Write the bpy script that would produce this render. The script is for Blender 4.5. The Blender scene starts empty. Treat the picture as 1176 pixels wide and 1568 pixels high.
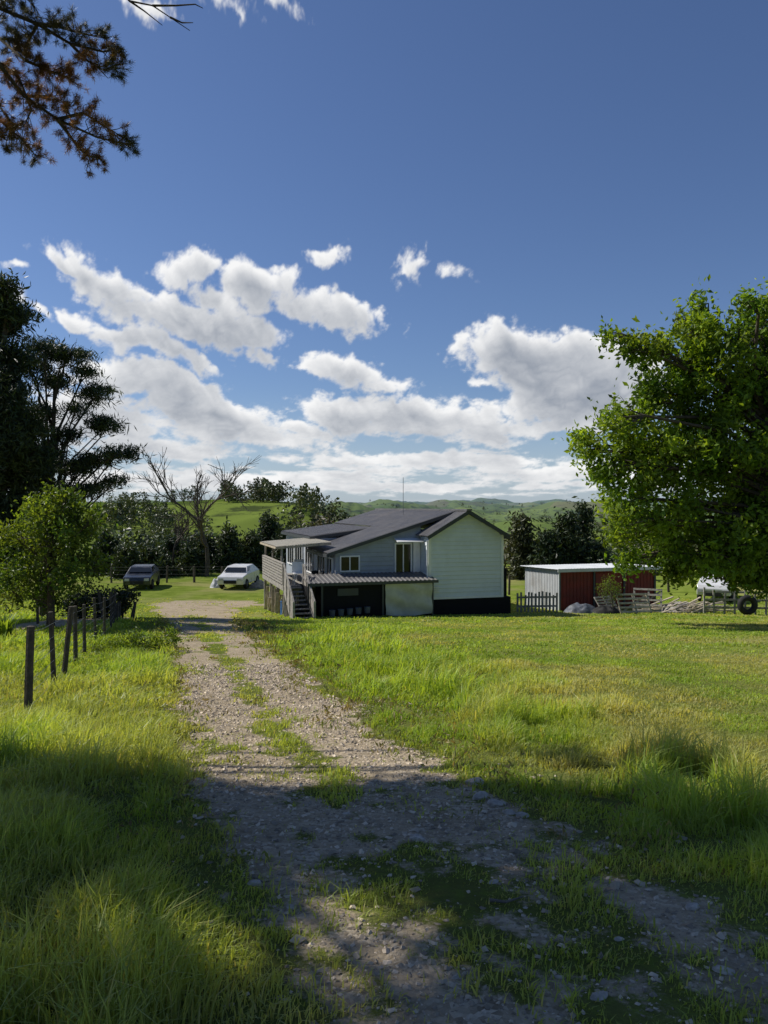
import bpy, bmesh, math, numpy as np
from mathutils import Vector
rng=np.random.default_rng(7)
scene=bpy.context.scene
R=math.radians
# ------------------------------------------------------------ noise / terrain
def _hash(ix,iy,s):
    n=(ix.astype(np.int64)*374761393+iy.astype(np.int64)*668265263+s*1442695041)&0x7fffffff
    n=((n^(n>>13))*1274126177)&0x7fffffff
    return ((n^(n>>16))&0xffff)/65535.0
def vnoise(x,y,s=0):
    x=np.asarray(x,float);y=np.asarray(y,float)
    ix=np.floor(x);iy=np.floor(y);fx=x-ix;fy=y-iy
    fx=fx*fx*(3-2*fx);fy=fy*fy*(3-2*fy)
    a=_hash(ix,iy,s);b=_hash(ix+1,iy,s);c=_hash(ix,iy+1,s);d=_hash(ix+1,iy+1,s)
    return (a*(1-fx)+b*fx)*(1-fy)+(c*(1-fx)+d*fx)*fy
def fbm(x,y,s=0,o=4,g=.5,bil=False):
    t=0;a=.5;w=0
    for i in range(o):
        v=vnoise(x+i*17.3,y-i*9.1,s+i)
        if bil:v=np.abs(2*v-1)
        t=t+a*v;w+=a;a*=g
        x,y=(x*1.6-y*1.2),(x*1.2+y*1.6)
    return t/w
def sstep(a,b,x):
    t=np.clip((x-a)/(b-a),0,1);return t*t*(3-2*t)
def H(x,y):
    x=np.asarray(x,float);y=np.asarray(y,float)
    yy=39-2.0*np.logaddexp(0,(39-y)/2.0)
    yy=np.where(y<-12,-12+(y+12)*.05,yy)
    z=-0.094*yy
    z=z+.10*(vnoise(x*.21,y*.21,3)-.5)*sstep(200,60,np.abs(y))+.05*(vnoise(x*.62+9,y*.62,5)-.5)*sstep(60,30,np.abs(y))
    z=z-24*sstep(58,260,y)
    z=z+22*sstep(300,2000,y)
    amp=sstep(130,500,y)
    z=z+amp*(fbm(x*.0052+3,y*.0052,11)-.5)*74 + amp*(fbm(x*.016,y*.016,12)-.5)*20
    z=z+30*sstep(1900,3400,y)*fbm(x*.0026,y*.0022,15)
    w=np.minimum(1,1.7*np.exp(-((x+64)/62)**2-((y-190)/66)**2))
    zz=1.0+7*(fbm(x*.02+5,y*.014,21,3)-.5)-.05*(190-y)*sstep(205,150,y)
    z=z*(1-w)+zz*w
    w2=sstep(60,140,np.hypot(x,np.minimum(y,0)))*sstep(50,0,y)
    z=z-w2*3*fbm(x*.02,y*.02,31)
    return z
def W(px,py,d):   # metres from survey angles, at distance d
    return ((px-588)/1176*d, d, 1.6+(776-py)/1176*d)
# ------------------------------------------------------------ mesh helpers
def fast(name,V,F,mats,midx=None,attrs=None,smooth=False,parent=None):
    V=np.asarray(V,np.float32);F=np.asarray(F,np.int32)
    me=bpy.data.meshes.new(name)
    me.vertices.add(len(V));me.vertices.foreach_set('co',V.ravel())
    k=F.shape[1]
    me.loops.add(F.size);me.loops.foreach_set('vertex_index',F.ravel())
    me.polygons.add(len(F));me.polygons.foreach_set('loop_start',np.arange(len(F),dtype=np.int32)*k)
    if not isinstance(mats,(list,tuple)):mats=[mats]
    for m in mats:me.materials.append(m)
    if midx is not None:me.polygons.foreach_set('material_index',np.asarray(midx,np.int32))
    me.polygons.foreach_set('use_smooth',np.full(len(F),smooth))
    if attrs:
        for n,a in attrs.items():
            at=me.attributes.new(n,'FLOAT','POINT');at.data.foreach_set('value',np.asarray(a,np.float32).ravel())
    me.update(calc_edges=True)
    ob=bpy.data.objects.new(name,me);scene.collection.objects.link(ob)
    if parent:ob.parent=parent
    return ob
def empty(name,loc,rz=0):
    e=bpy.data.objects.new(name,None);e.location=loc;e.rotation_euler=(0,0,rz);e.empty_display_size=.3
    scene.collection.objects.link(e);return e
class MB:
    def __init__(s):s.v=[];s.f=[];s.m=[]
    def quadbox(s,P,mi=0):
        n=len(s.v);s.v+=[tuple(p) for p in P]
        for f in ((0,3,2,1),(4,5,6,7),(0,1,5,4),(1,2,6,5),(2,3,7,6),(3,0,4,7)):
            s.f.append(tuple(n+i for i in f));s.m.append(mi)
    def box(s,x0,x1,y0,y1,z0,z1,mi=0):
        s.quadbox([(x0,y0,z0),(x1,y0,z0),(x1,y1,z0),(x0,y1,z0),(x0,y0,z1),(x1,y0,z1),(x1,y1,z1),(x0,y1,z1)],mi)
    def beam(s,a,b,w,h,mi=0):
        a=Vector(a);b=Vector(b);d=(b-a).normalized()
        up=Vector((0,0,1)) if abs(d.z)<.95 else Vector((0,1,0))
        r=d.cross(up).normalized();u=r.cross(d)
        P=[]
        for p in (a,b):
            P+=[p-r*w/2-u*h/2,p+r*w/2-u*h/2,p+r*w/2+u*h/2,p-r*w/2+u*h/2]
        s.quadbox(P,mi)
    def quad(s,*P,mi=0):
        n=len(s.v);s.v+=[tuple(p) for p in P];s.f.append(tuple(range(n,n+len(P))));s.m.append(mi)
    def cyl(s,c,r,h,axis='x',n=20,mi=0,r2=None):
        r2=r if r2 is None else r2
        b=len(s.v);c=Vector(c)
        for k,(o,rr) in enumerate(((-h/2,r),(h/2,r2))):
            for i in range(n):
                a=2*math.pi*i/n;p=(rr*math.cos(a),rr*math.sin(a))
                q={'x':(o,p[0],p[1]),'y':(p[0],o,p[1]),'z':(p[0],p[1],o)}[axis]
                s.v.append(tuple(c+Vector(q)))
        for i in range(n):
            j=(i+1)%n;s.f.append((b+i,b+j,b+n+j,b+n+i));s.m.append(mi)
        s.f.append(tuple(b+i for i in range(n))[::-1]);s.m.append(mi)
        s.f.append(tuple(b+n+i for i in range(n)));s.m.append(mi)
    def torus(s,c,R_,r,axis='x',n=24,m=10,mi=0):
        b=len(s.v);c=Vector(c)
        for i in range(n):
            a=2*math.pi*i/n
            for j in range(m):
                t=2*math.pi*j/m;q=R_+r*math.cos(t);p=(q*math.cos(a),q*math.sin(a),r*1.2*math.sin(t))
                v={'x':(p[2],p[0],p[1]),'y':(p[0],p[2],p[1])}[axis]
                s.v.append(tuple(c+Vector(v)))
        for i in range(n):
            for j in range(m):
                i2=(i+1)%n;j2=(j+1)%m
                s.f.append((b+i*m+j,b+i2*m+j,b+i2*m+j2,b+i*m+j2));s.m.append(mi)
    def obj(s,name,mats,parent=None,smooth=False,bevel=0):
        me=bpy.data.meshes.new(name);me.from_pydata(s.v,[],s.f)
        if not isinstance(mats,(list,tuple)):mats=[mats]
        for m in mats:me.materials.append(m)
        me.polygons.foreach_set('material_index',s.m)
        me.polygons.foreach_set('use_smooth',[smooth]*len(s.f));me.update()
        o=bpy.data.objects.new(name,me);scene.collection.objects.link(o)
        if parent:o.parent=parent
        if bevel:
            b=o.modifiers.new('b','BEVEL');b.width=bevel;b.segments=2
        return o
def tube(pts,rad,n=6):
    pts=np.asarray(pts,float);rad=np.asarray(rad,float);K=len(pts)
    t=np.gradient(pts,axis=0);t/=np.linalg.norm(t,axis=1)[:,None]+1e-9
    ref=np.where(np.abs(t[:,2:3])>.9,np.array([[1.,0,0]]),np.array([[0,0,1.]]))
    a=np.cross(t,ref);a/=np.linalg.norm(a,axis=1)[:,None]+1e-9;b=np.cross(t,a)
    an=np.arange(n)*2*np.pi/n
    V=pts[:,None]+rad[:,None,None]*(np.cos(an)[None,:,None]*a[:,None]+np.sin(an)[None,:,None]*b[:,None])
    i=np.arange(K-1)[:,None]*n;j=np.arange(n)[None]
    F=np.stack([i+j,i+(j+1)%n,i+n+(j+1)%n,i+n+j],-1).reshape(-1,4)
    return V.reshape(-1,3),F
class Acc:
    def __init__(s):s.V=[];s.F=[];s.M=[];s.T=[];s.n=0
    def add(s,V,F,m,tone):
        s.V.append(V);s.F.append(F+s.n);s.M.append(np.full(len(F),m));s.T.append(np.broadcast_to(tone,(len(V),)));s.n+=len(V)
    def tube(s,p,r,n=6,m=0):
        V,F=tube(p,r,n);s.add(V,F,m,1.)
    def obj(s,name,mats,parent=None):
        return fast(name,np.concatenate(s.V),np.concatenate(s.F),mats,np.concatenate(s.M),{'tone':np.concatenate(s.T)},parent=parent)
def leaves(C,size,aspect=.5,tone=1.,r=None,up=0.):
    r=r or rng;N=len(C)
    a=r.normal(size=(N,3));a[:,2]+=up;a/=np.linalg.norm(a,axis=1)[:,None]
    b=r.normal(size=(N,3));b-=(b*a).sum(1)[:,None]*a;b/=np.linalg.norm(b,axis=1)[:,None]
    s=size*(.6+.8*r.random(N))[:,None]
    c=np.cross(a,b)*s*.18
    V=np.stack([C-a*s,C+b*s*aspect+c,C+a*s,C-b*s*aspect+c],1).reshape(-1,3)
    F=np.arange(N*4).reshape(-1,4)
    T=np.repeat(np.broadcast_to(tone,(N,))*(.75+.5*r.random(N)),4)
    return V,F,T
# ------------------------------------------------------------ material helpers
def newmat(name):
    m=bpy.data.materials.new(name);m.use_nodes=True;nt=m.node_tree;nt.nodes.clear();return m,nt
class N:
    def __init__(s,nt):s.nt=nt
    def __call__(s,t,**k):
        n=s.nt.nodes.new(t)
        for a,b in k.items():setattr(n,a,b)
        return n
    def set(s,sock,v):
        if isinstance(v,bpy.types.NodeSocket):s.nt.links.new(v,sock)
        elif v is not None:sock.default_value=v
    def math(s,op,a,b=None,c=None,clamp=False):
        n=s('ShaderNodeMath',operation=op);n.use_clamp=clamp
        s.set(n.inputs[0],a);s.set(n.inputs[1],b);s.set(n.inputs[2],c);return n.outputs[0]
    def vm(s,op,a,b=None,scale=None):
        n=s('ShaderNodeVectorMath',operation=op);s.set(n.inputs[0],a);s.set(n.inputs[1],b)
        if scale is not None:s.set(n.inputs['Scale'],scale)
        return n.outputs['Value'] if op in('LENGTH','DOT_PRODUCT') else n.outputs[0]
    def noise(s,vec,scale,detail=4,rough=.55,color=False):
        n=s('ShaderNodeTexNoise');s.set(n.inputs['Vector'],vec);n.inputs['Scale'].default_value=scale
        n.inputs['Detail'].default_value=detail;n.inputs['Roughness'].default_value=rough
        return n.outputs['Color' if color else 'Fac']
    def mr(s,v,a,b,c=0,d=1,smooth=True):
        n=s('ShaderNodeMapRange');n.interpolation_type='SMOOTHSTEP' if smooth else 'LINEAR'
        s.set(n.inputs[0],v)
        for i,q in enumerate((a,b,c,d)):s.set(n.inputs[i+1],q)
        return n.outputs[0]
    def attr(s,name):
        n=s('ShaderNodeAttribute');n.attribute_name=name;return n.outputs['Fac']
    def mix(s,f,a,b,bt='MIX'):
        n=s('ShaderNodeMix',data_type='RGBA',blend_type=bt)
        s.set(n.inputs[0],f)
        s.set(n.inputs[6],a if not isinstance(a,tuple) else (*a,1)[:4]);s.set(n.inputs[7],b if not isinstance(b,tuple) else (*b,1)[:4]);return n.outputs[2]
    def out(s,sh,w=False):
        o=s('ShaderNodeOutputWorld' if w else 'ShaderNodeOutputMaterial');s.nt.links.new(sh,o.inputs['Surface'])
def simple(name,col,rough=.6,var=.25,scale=3,bump=0,bscale=40,metal=0,spec=.4,dirt=None):
    m,nt=newmat(name);n=N(nt)
    co=n('ShaderNodeTexCoord').outputs['Object']
    f=n.noise(co,scale,4,.6)
    a=tuple(c*(1-var) for c in col);b=tuple(min(1,c*(1+var)) for c in col)
    c=n.mix(n.mr(f,.3,.7),a,b)
    if dirt:
        c=n.mix(n.math('MULTIPLY',n.mr(n.noise(co,scale*.4,6,.7),.5,.7),.6),c,dirt)
    p=n('ShaderNodeBsdfPrincipled');n.set(p.inputs['Base Color'],c)
    n.set(p.inputs['Roughness'],n.mr(f,.3,.7,max(0,rough-.1),min(1,rough+.1)))
    p.inputs['Metallic'].default_value=metal;p.inputs['Specular IOR Level'].default_value=spec
    if bump:
        b=n('ShaderNodeBump');b.inputs['Strength'].default_value=bump;b.inputs['Distance'].default_value=.02
        n.set(b.inputs['Height'],n.noise(co,bscale,4));n.set(p.inputs['Normal'],b.outputs[0])
    n.out(p.outputs[0]);return m
def leafmat(name,c1,c2,trans=.35,tcol=None,spec=.3,scale=.5,grass=False,dry=None):
    m,nt=newmat(name);n=N(nt)
    co=n('ShaderNodeTexCoord').outputs['Object']
    f=n.noise(co,scale,2)
    c=n.mix(n.mr(f,.35,.65),c1,c2)
    if dry:
        c=n.mix(n.mr(n.noise(co,scale*.6,3,.6),.50,.64,0,.8),c,dry)
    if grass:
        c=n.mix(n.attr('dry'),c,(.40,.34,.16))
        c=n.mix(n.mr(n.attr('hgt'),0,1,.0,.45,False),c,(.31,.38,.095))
    c=n.vm('SCALE',c,scale=n.attr('tone'))
    p=n('ShaderNodeBsdfPrincipled');n.set(p.inputs['Base Color'],c);p.inputs['Roughness'].default_value=.45
    p.inputs['Specular IOR Level'].default_value=spec
    t=n('ShaderNodeBsdfTranslucent');n.set(t.inputs[0],n.mix(1.,c,tcol or (1.6,1.45,.5),'MULTIPLY'))
    mx=n('ShaderNodeMixShader');mx.inputs[0].default_value=trans
    nt.links.new(p.outputs[0],mx.inputs[1]);nt.links.new(t.outputs[0],mx.inputs[2])
    n.out(mx.outputs[0]);return m
# ------------------------------------------------------------ materials
def ground_mat():
    m,nt=newmat('ground_grass_gravel');n=N(nt)
    co=n('ShaderNodeNewGeometry').outputs['Position']
    dist=n.vm('LENGTH',co)
    big=n.noise(co,.16,3);mid=n.noise(co,1.1,4,.65);fine=n.noise(co,14,4,.7)
    g=n.mix(n.mr(mid,.35,.65),(.15,.21,.028),(.235,.295,.052))
    g=n.mix(n.mr(big,.5,.66,0,.7),g,(.35,.32,.13))
    near=n.mr(dist,10,26,.7,.12)
    g=n.mix(n.math('MULTIPLY',n.mr(fine,.3,.6,.5,1),near),g,(.11,.10,.045))
    vo=n('ShaderNodeTexVoronoi');n.set(vo.inputs['Vector'],co);vo.inputs['Scale'].default_value=.013
    fc=n('ShaderNodeSeparateColor');n.set(fc.inputs[0],vo.outputs['Color'])
    fg=n.mix(fc.outputs[0],(.10,.155,.028),(.21,.27,.055))
    fg=n.mix(n.mr(n.noise(co,.045,6,.75),.5,.6,0,.85),fg,(.05,.065,.028))
    fg=n.mix(n.mr(fc.outputs[1],.7,.9,0,.6),fg,(.22,.19,.10))
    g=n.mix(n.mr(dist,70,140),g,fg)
    g=n.mix(n.mr(dist,300,3400,0,.66,False),g,(.16,.22,.29))  # aerial haze painted into the hill base colour, growing with distance
    v2=n('ShaderNodeTexVoronoi');n.set(v2.inputs['Vector'],co);v2.inputs['Scale'].default_value=34
    s2=n('ShaderNodeSeparateColor');n.set(s2.inputs[0],v2.outputs['Color'])
    gr=n.mix(s2.outputs[0],(.24,.19,.125),(.68,.58,.43))
    gr=n.mix(n.mr(n.noise(co,5,5,.7),.3,.6,0,.8),gr,(.46,.37,.25))
    gr=n.mix(n.mr(n.noise(co,1.3,5,.65),.48,.68,0,.6),gr,(.22,.175,.11))
    f=n.math('ADD',n.attr('drive'),n.math('MULTIPLY',n.math('SUBTRACT',n.noise(co,22,5,.8),.5),1.7))
    f=n.mr(f,.25,.75);f=n.math('MULTIPLY',f,n.mr(n.attr('drive'),0.01,.15))
    c=n.mix(f,g,gr)
    p=n('ShaderNodeBsdfDiffuse');n.set(p.inputs['Color'],c);p.inputs['Roughness'].default_value=.5
    b=n('ShaderNodeBump');b.inputs['Distance'].default_value=.035
    n.set(b.inputs['Strength'],n.mr(dist,12,50,.8,.15))
    n.set(b.inputs['Height'],n.math('ADD',n.math('MULTIPLY',v2.outputs['Distance'],-.35),n.noise(co,9,6,.8)))
    n.set(p.inputs['Normal'],b.outputs[0]);n.out(p.outputs[0]);return m
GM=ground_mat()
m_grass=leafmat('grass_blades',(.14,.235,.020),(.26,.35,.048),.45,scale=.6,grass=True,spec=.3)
m_leaf=leafmat('oak_leaves',(.095,.17,.016),(.20,.28,.035),.5,scale=.6)
m_dark=leafmat('conifer_needles',(.02,.036,.015),(.05,.07,.026),.15,scale=.5)
m_pine=leafmat('pine_needles',(.04,.05,.02),(.08,.08,.035),.2,scale=1.2,dry=(.28,.14,.06),tcol=(1.5,1.2,.6))
m_bush=leafmat('bush_leaves',(.07,.13,.018),(.17,.23,.035),.45,scale=.8)
m_weed=leafmat('weed_leaves',(.22,.17,.08),(.16,.20,.05),.3,scale=2.)
m_far=leafmat('distant_foliage',(.035,.055,.022),(.085,.10,.038),.1,scale=.02,dry=(.14,.105,.06))
m_bark=simple('bark',(.07,.055,.042),.9,.4,6,.6)
m_palebark=simple('pale_bark',(.15,.13,.105),.9,.3,6,.4)
m_board=simple('weatherboard_paint',(.66,.70,.74),.5,.04,2,.05,dirt=(.57,.60,.62))
m_white=simple('white_trim',(.78,.78,.78),.45,.05,4)
m_grey=simple('grey_wall_paint',(.33,.36,.41),.6,.08,3)
m_roof=simple('grey_corrugated_steel',(.125,.12,.12),.45,.15,1.2,spec=.45,dirt=(.18,.16,.145))
m_fascia=simple('dark_fascia',(.05,.055,.06),.5,.1,3)
m_black=simple('black_cladding',(.010,.010,.012),.8,.3,2,spec=.2)
m_tarp=simple('canvas_blind',(.48,.47,.40),.85,.12,2.5,.5,3)
m_poly=simple('beige_roof_sheet',(.50,.46,.36),.5,.08,2)
m_timber=simple('weathered_timber',(.29,.27,.24),.85,.35,7,.4)
m_paletimber=simple('pale_timber',(.42,.36,.27),.8,.25,6,.3)
m_post=simple('fence_post_wood',(.075,.062,.048),.9,.4,9,.6)
m_wire=simple('galvanised_wire',(.2,.2,.2),.5,.1,9,metal=.6)
m_zinc=simple('zinc_cladding',(.55,.57,.58),.45,.08,1.5,spec=.5,dirt=(.4,.38,.35))
m_red=simple('red_paint',(.20,.035,.025),.7,.2,2,dirt=(.10,.03,.02))
m_rubber=simple('rubber',(.015,.015,.015),.8,.2,5)
m_rock=simple('stone',(.46,.41,.35),.9,.35,12,.6,30)
m_carw=simple('white_car_paint',(.6,.6,.6),.3,.03,2,spec=.6)
m_card=simple('dark_car_paint',(.03,.035,.045),.3,.1,2,spec=.6)
m_plastic=simple('grey_plastic_sheet',(.09,.10,.12),.5,.4,3,.8,6)
m_silver=simple('silver_tarp',(.40,.41,.42),.5,.2,3,.6,6)
m_blue=simple('blue_plastic',(.03,.10,.25),.5,.2,3)
m_glass=simple('window_glass',(.012,.014,.016),.12,.1,2,spec=.35)
# ------------------------------------------------------------ terrain
def axis(pos,neg,fine,fine_lo,fine_hi,growth=1.07):
    a=list(np.arange(fine_lo,fine_hi+1e-6,fine));s=fine
    x=fine_hi
    while x<pos:
        s*=growth;x+=s;a.append(x)
    s=fine;x=fine_lo
    while x>-neg:
        s*=growth;x-=s;a.insert(0,x)
    return np.array(a)
ax=axis(3500,3500,.25,-13,9,1.035);ay=axis(4200,400,.25,-2,46,1.02)
X,Y=np.meshgrid(ax,ay);Z=H(X,Y)
nx,ny=len(ax),len(ay)
i,j=np.meshgrid(np.arange(nx-1),np.arange(ny-1));q=(j*nx+i).ravel()
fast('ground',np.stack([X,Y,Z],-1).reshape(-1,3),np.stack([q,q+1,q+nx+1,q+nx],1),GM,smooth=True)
DY=[-6,-2,2.76,3.66,5.3,7.1,11.5,16.6,25.6,33,38,41,44]
DL=[-1.0,-.9,-.75,-.95,-1.38,-1.9,-3.1,-4.6,-7.3,-9.8,-11.6,-12.2,-12.0]
DR=[3.6,3.2,2.3,1.9,1.25,.35,-.96,-2.3,-4.5,-6.3,-7.0,-6.4,-7.0]
def edges(y):
    return np.interp(y,DY,DL),np.interp(y,DY,DR)
def dmask(x,y):
    l,r=edges(y);w_=(fbm(y*.5,y*0+1.5,61,3)-.5)*.3;t=(x-l)/(r-l)
    t2=t+w_*np.sign(t-.5)
    m=sstep(-.14,.2,t2)*sstep(1.14,.8,t2)
    return m,t
def gravelf(x,y):
    m,t=dmask(x,y)
    cen=np.exp(-((t-.47)/.13)**2)*sstep(4,7,y)*sstep(36,24,y)
    tr=np.exp(-((t-.2)/.17)**2)+np.exp(-((t-.78)/.17)**2)
    v=m*.85+.14*tr-.55*cen-.24*sstep(6.5,3.5,y)+(fbm(x*1.3+4,y*1.0,41,4)-.5)*1.15+(fbm(x*6,y*5,45,4)-.5)*1.0
    return sstep(.28,.92,v)*sstep(.02,.35,m)
ys=np.concatenate([np.arange(-6,1,.3),np.arange(1,14,.05),np.arange(14,44.1,.2)]);NC=100;ts=np.linspace(-.3,1.3,NC)
l,r=edges(ys);Xd=l[:,None]+(r-l)[:,None]*ts[None];Yd=np.repeat(ys[:,None],NC,1)
gf=gravelf(Xd,Yd)*sstep(44,42,Yd)
i,j=np.meshgrid(np.arange(NC-1),np.arange(len(ys)-1));q=(j*NC+i).ravel()
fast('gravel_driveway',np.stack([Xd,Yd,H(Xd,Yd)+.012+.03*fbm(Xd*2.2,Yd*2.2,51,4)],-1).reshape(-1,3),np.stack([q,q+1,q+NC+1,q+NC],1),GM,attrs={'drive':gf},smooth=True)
ty=np.linspace(0,1,60);cx=-13.5+ty*3.0;cy=15+ty*17
tt=np.linspace(-1,1,13)
Xt=cx[:,None]+tt[None]*1.5;Yt=cy[:,None]-tt[None]*.2
q=(np.arange(59)[:,None]*13+np.arange(12)[None]).ravel()
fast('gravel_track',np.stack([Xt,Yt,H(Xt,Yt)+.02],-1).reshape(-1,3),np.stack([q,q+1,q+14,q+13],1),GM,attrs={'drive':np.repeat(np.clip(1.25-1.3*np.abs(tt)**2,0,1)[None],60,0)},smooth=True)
# ------------------------------------------------------------ grass
gx=[];gy=[];gw=[];gh=[];gt=[];gd=[]
for (y0,y1,den,wd,hs) in ((1.2,5,4000,.0034,1),(5,9,2200,.0050,1),(9,16,900,.0085,1),(16,28,260,.016,1),(28,44,80,.03,1.1)):
    wmax=.6*y1+1.2;nn=int(den*2*wmax*(y1-y0));x=rng.uniform(-wmax,wmax,nn);y=rng.uniform(y0,y1,nn)
    k=np.abs(x)<.54*y+.9;x=x[k];y=y[k]
    m,t=dmask(x,y);g_=gravelf(x,y)
    clump=fbm(x*.9+7,y*.9,43,3)
    tuf=fbm(x*3.1,y*3.1,44,2)
    ind=sstep(.1,.6,m)
    p=(1-g_)**1.3*(1-ind*.35*sstep(.6,.35,tuf))+.03*g_
    p*=np.where(m<.3,.65+.6*tuf,1)
    k=(rng.random(len(x))<p)&~((np.abs(x-(-13.5+(y-15)/17*3))<1.2)&(y>15)&(y<32))
    x=x[k];y=y[k];m=m[k];t=t[k];clump=clump[k];tuf=tuf[k];g_=g_[k]
    l,r=edges(y);rr=x-r
    hL=(.05+.16*sstep(.40,.66,clump)+.05*sstep(-1,-3,x-l))*sstep(48,10,y)+.035
    verge=np.exp(-((rr-1.2-.04*y)/(.9+.06*y))**2)*sstep(34,14,y)
    hR=.032+.25*verge*sstep(.42,.60,clump)*sstep(.3,.6,tuf)+.04*verge+.035*tuf
    h=np.where(t<.5,hL,hR)*(1-sstep(0,.6,m))+(.022+.065*tuf)*sstep(0,.6,m)
    h=h*rng.uniform(.4,1.3,len(x))*hs*(.6+.8*tuf)
    gx.append(x);gy.append(y);gh.append(h);gw.append(np.full(len(x),wd)*rng.uniform(.6,1.5,len(x)))
    big=fbm(x*.35,y*.35,47,3);b2=fbm(x*1.2,y*.8,48,3)
    gt.append((.50+.6*clump+.5*tuf+.32*rng.random(len(x))))
    d=np.clip((big-.45)*2.6+(b2-.5)*2.2,0,.8)*np.where(t>1,1,.5)+(rng.random(len(x))<.08)*.7
    gd.append(np.clip(d+.25*sstep(0,.5,m),0,1))
x=np.concatenate(gx);y=np.concatenate(gy);h=np.concatenate(gh);w=np.concatenate(gw);tn=np.concatenate(gt);dr=np.concatenate(gd)
n_=len(x);z=H(x,y)-.01+np.where(dmask(x,y)[0]>0,.018,0)
th=rng.uniform(0,2*np.pi,n_);ln=rng.uniform(.05,1.0,n_)*h;la=rng.normal(.4,1.7,n_)+3*(fbm(x*1.5,y*1.5,49,2)-.5)
bx=np.cos(th)*w;by=np.sin(th)*w;lx=np.cos(la)*ln;ly=np.sin(la)*ln
B=np.stack([x,y,z],1)
V=np.empty((n_,6,3))
wv=np.stack([bx,by,0*bx],1)
V[:,0]=B-wv;V[:,1]=B+wv
Mi=B+np.stack([lx*.35,ly*.35,h*.6],1);V[:,2]=Mi+wv*.75;V[:,3]=Mi-wv*.75
T_=B+np.stack([lx,ly,h*(1-.3*ln/(h+1e-6))],1);V[:,4]=T_+wv*.12;V[:,5]=T_-wv*.12
b6=np.arange(n_)[:,None]*6
F=np.concatenate([b6+np.array([[0,1,2,3]]),b6+np.array([[3,2,4,5]])])
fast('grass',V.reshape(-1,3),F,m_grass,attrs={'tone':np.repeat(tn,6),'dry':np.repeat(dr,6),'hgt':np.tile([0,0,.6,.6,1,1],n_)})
print('blades',n_)
A=Acc();nw=520
yw=4+rng.random(nw)**1.2*24;lw,rw=edges(yw);xw=np.where(rng.random(nw)<.72,rw+rng.normal(.15,.4,nw),lw+rng.normal(-.1,.35,nw))
for a_,b_ in zip(xw,yw):
    hh_=rng.uniform(.04,.16)*(1 if rng.random()<.8 else 1.6);nl=rng.integers(8,22)
    C=np.array([a_,b_,float(H(a_,b_))+.02])+np.stack([rng.normal(0,.05+hh_*.25,nl),rng.normal(0,.05+hh_*.25,nl),rng.random(nl)*hh_],1)
    V,F,T=leaves(C,.016+.0016*b_,.3,rng.uniform(.7,1.6),up=1.2);A.add(V,F,1,T)
A.obj('roadside_weeds',[m_bark,m_weed])
# ------------------------------------------------------------ stones
def stones(name,x,y,s,mat,lift=.0):
    n=len(x)
    base=[(0,0,1),(0,0,-1)]+[(math.cos(a),math.sin(a),.45 if k%2 else -.3) for k,a in enumerate(np.linspace(0,2*np.pi,7)[:6])]
    base=np.array(base)
    V=base[None]*(1+rng.normal(0,.22,(n,8,1)))+rng.normal(0,.12,(n,8,3))
    V*=np.stack([s*rng.uniform(.8,1.5,n),s*rng.uniform(.7,1.1,n),s*rng.uniform(.45,.8,n)],1)[:,None]
    a=rng.uniform(0,6.28,n);c,s_=np.cos(a)[:,None],np.sin(a)[:,None]
    V=np.stack([V[...,0]*c-V[...,1]*s_,V[...,0]*s_+V[...,1]*c,V[...,2]],-1)
    V+=np.stack([x,y,H(x,y)+.012+.03*fbm(x*2.2,y*2.2,51,4)+s*.15+lift],1)[:,None]
    q=[(0,2+k,2+(k+1)%6) for k in range(6)]+[(1,2+(k+1)%6,2+k) for k in range(6)]
    F=(np.arange(n)[:,None,None]*8+np.array(q)[None]).reshape(-1,3)
    return fast(name,V.reshape(-1,3),F,mat,attrs={'tone':np.repeat(rng.uniform(.4,1.3,n),8)})
def stonemat():
    m,nt=newmat('gravel_stone');n=N(nt);co=n('ShaderNodeTexCoord').outputs['Object']
    c=n.mix(n.noise(co,8,3),(.42,.34,.25),(.68,.59,.46));c=n.vm('SCALE',c,scale=n.attr('tone'))
    p=n('ShaderNodeBsdfDiffuse');n.set(p.inputs['Color'],c);n.out(p.outputs[0]);return m
ms=stonemat()
N1=100000;x=rng.uniform(-4.5,3.5,N1);y=1.5+rng.random(N1)**1.3*13
k=rng.random(N1)<gravelf(x,y)*.9+.04*dmask(x,y)[0];x=x[k];y=y[k]
stones('gravel',x,y,(.003+.011*rng.random(len(x))**3)*(1+y*.07),ms)
N1=1000;x=rng.uniform(-4,4,N1);y=rng.uniform(2,14,N1);m,t=dmask(x,y);k=(m>.3)|((t>.95)&(t<1.3)&(y>4.3)&(y<7));x=x[k];y=y[k]
stones('loose_stones',x,y,.012+.022*rng.random(len(x))**3,ms)
def rock(px,py,s,sx=1.4):
    d=1882/(py-886.5);X0=(px-588)/1176*d
    bm=bmesh.new();bmesh.ops.create_icosphere(bm,subdivisions=2,radius=1)
    sd=rng.uniform(0,50)
    for v in bm.verts:
        c=v.co;f=1+.9*(float(fbm(np.array(c.x*1.1+sd+c.z*.7),np.array(c.y*1.1+c.z*1.7),5,3))-.5)
        v.co=Vector((c.x*s*sx*f,c.y*s*f*.8,c.z*s*.7*f))
    me=bpy.data.meshes.new('rock');bm.to_mesh(me);me.materials.append(m_rock)
    o=bpy.data.objects.new('rock',me);o.location=(X0,d,float(H(X0,d))+.02+s*.3);o.rotation_euler=(rng.uniform(-.3,.3),rng.uniform(-.3,.3),rng.uniform(-.6,.6));scene.collection.objects.link(o)
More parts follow.
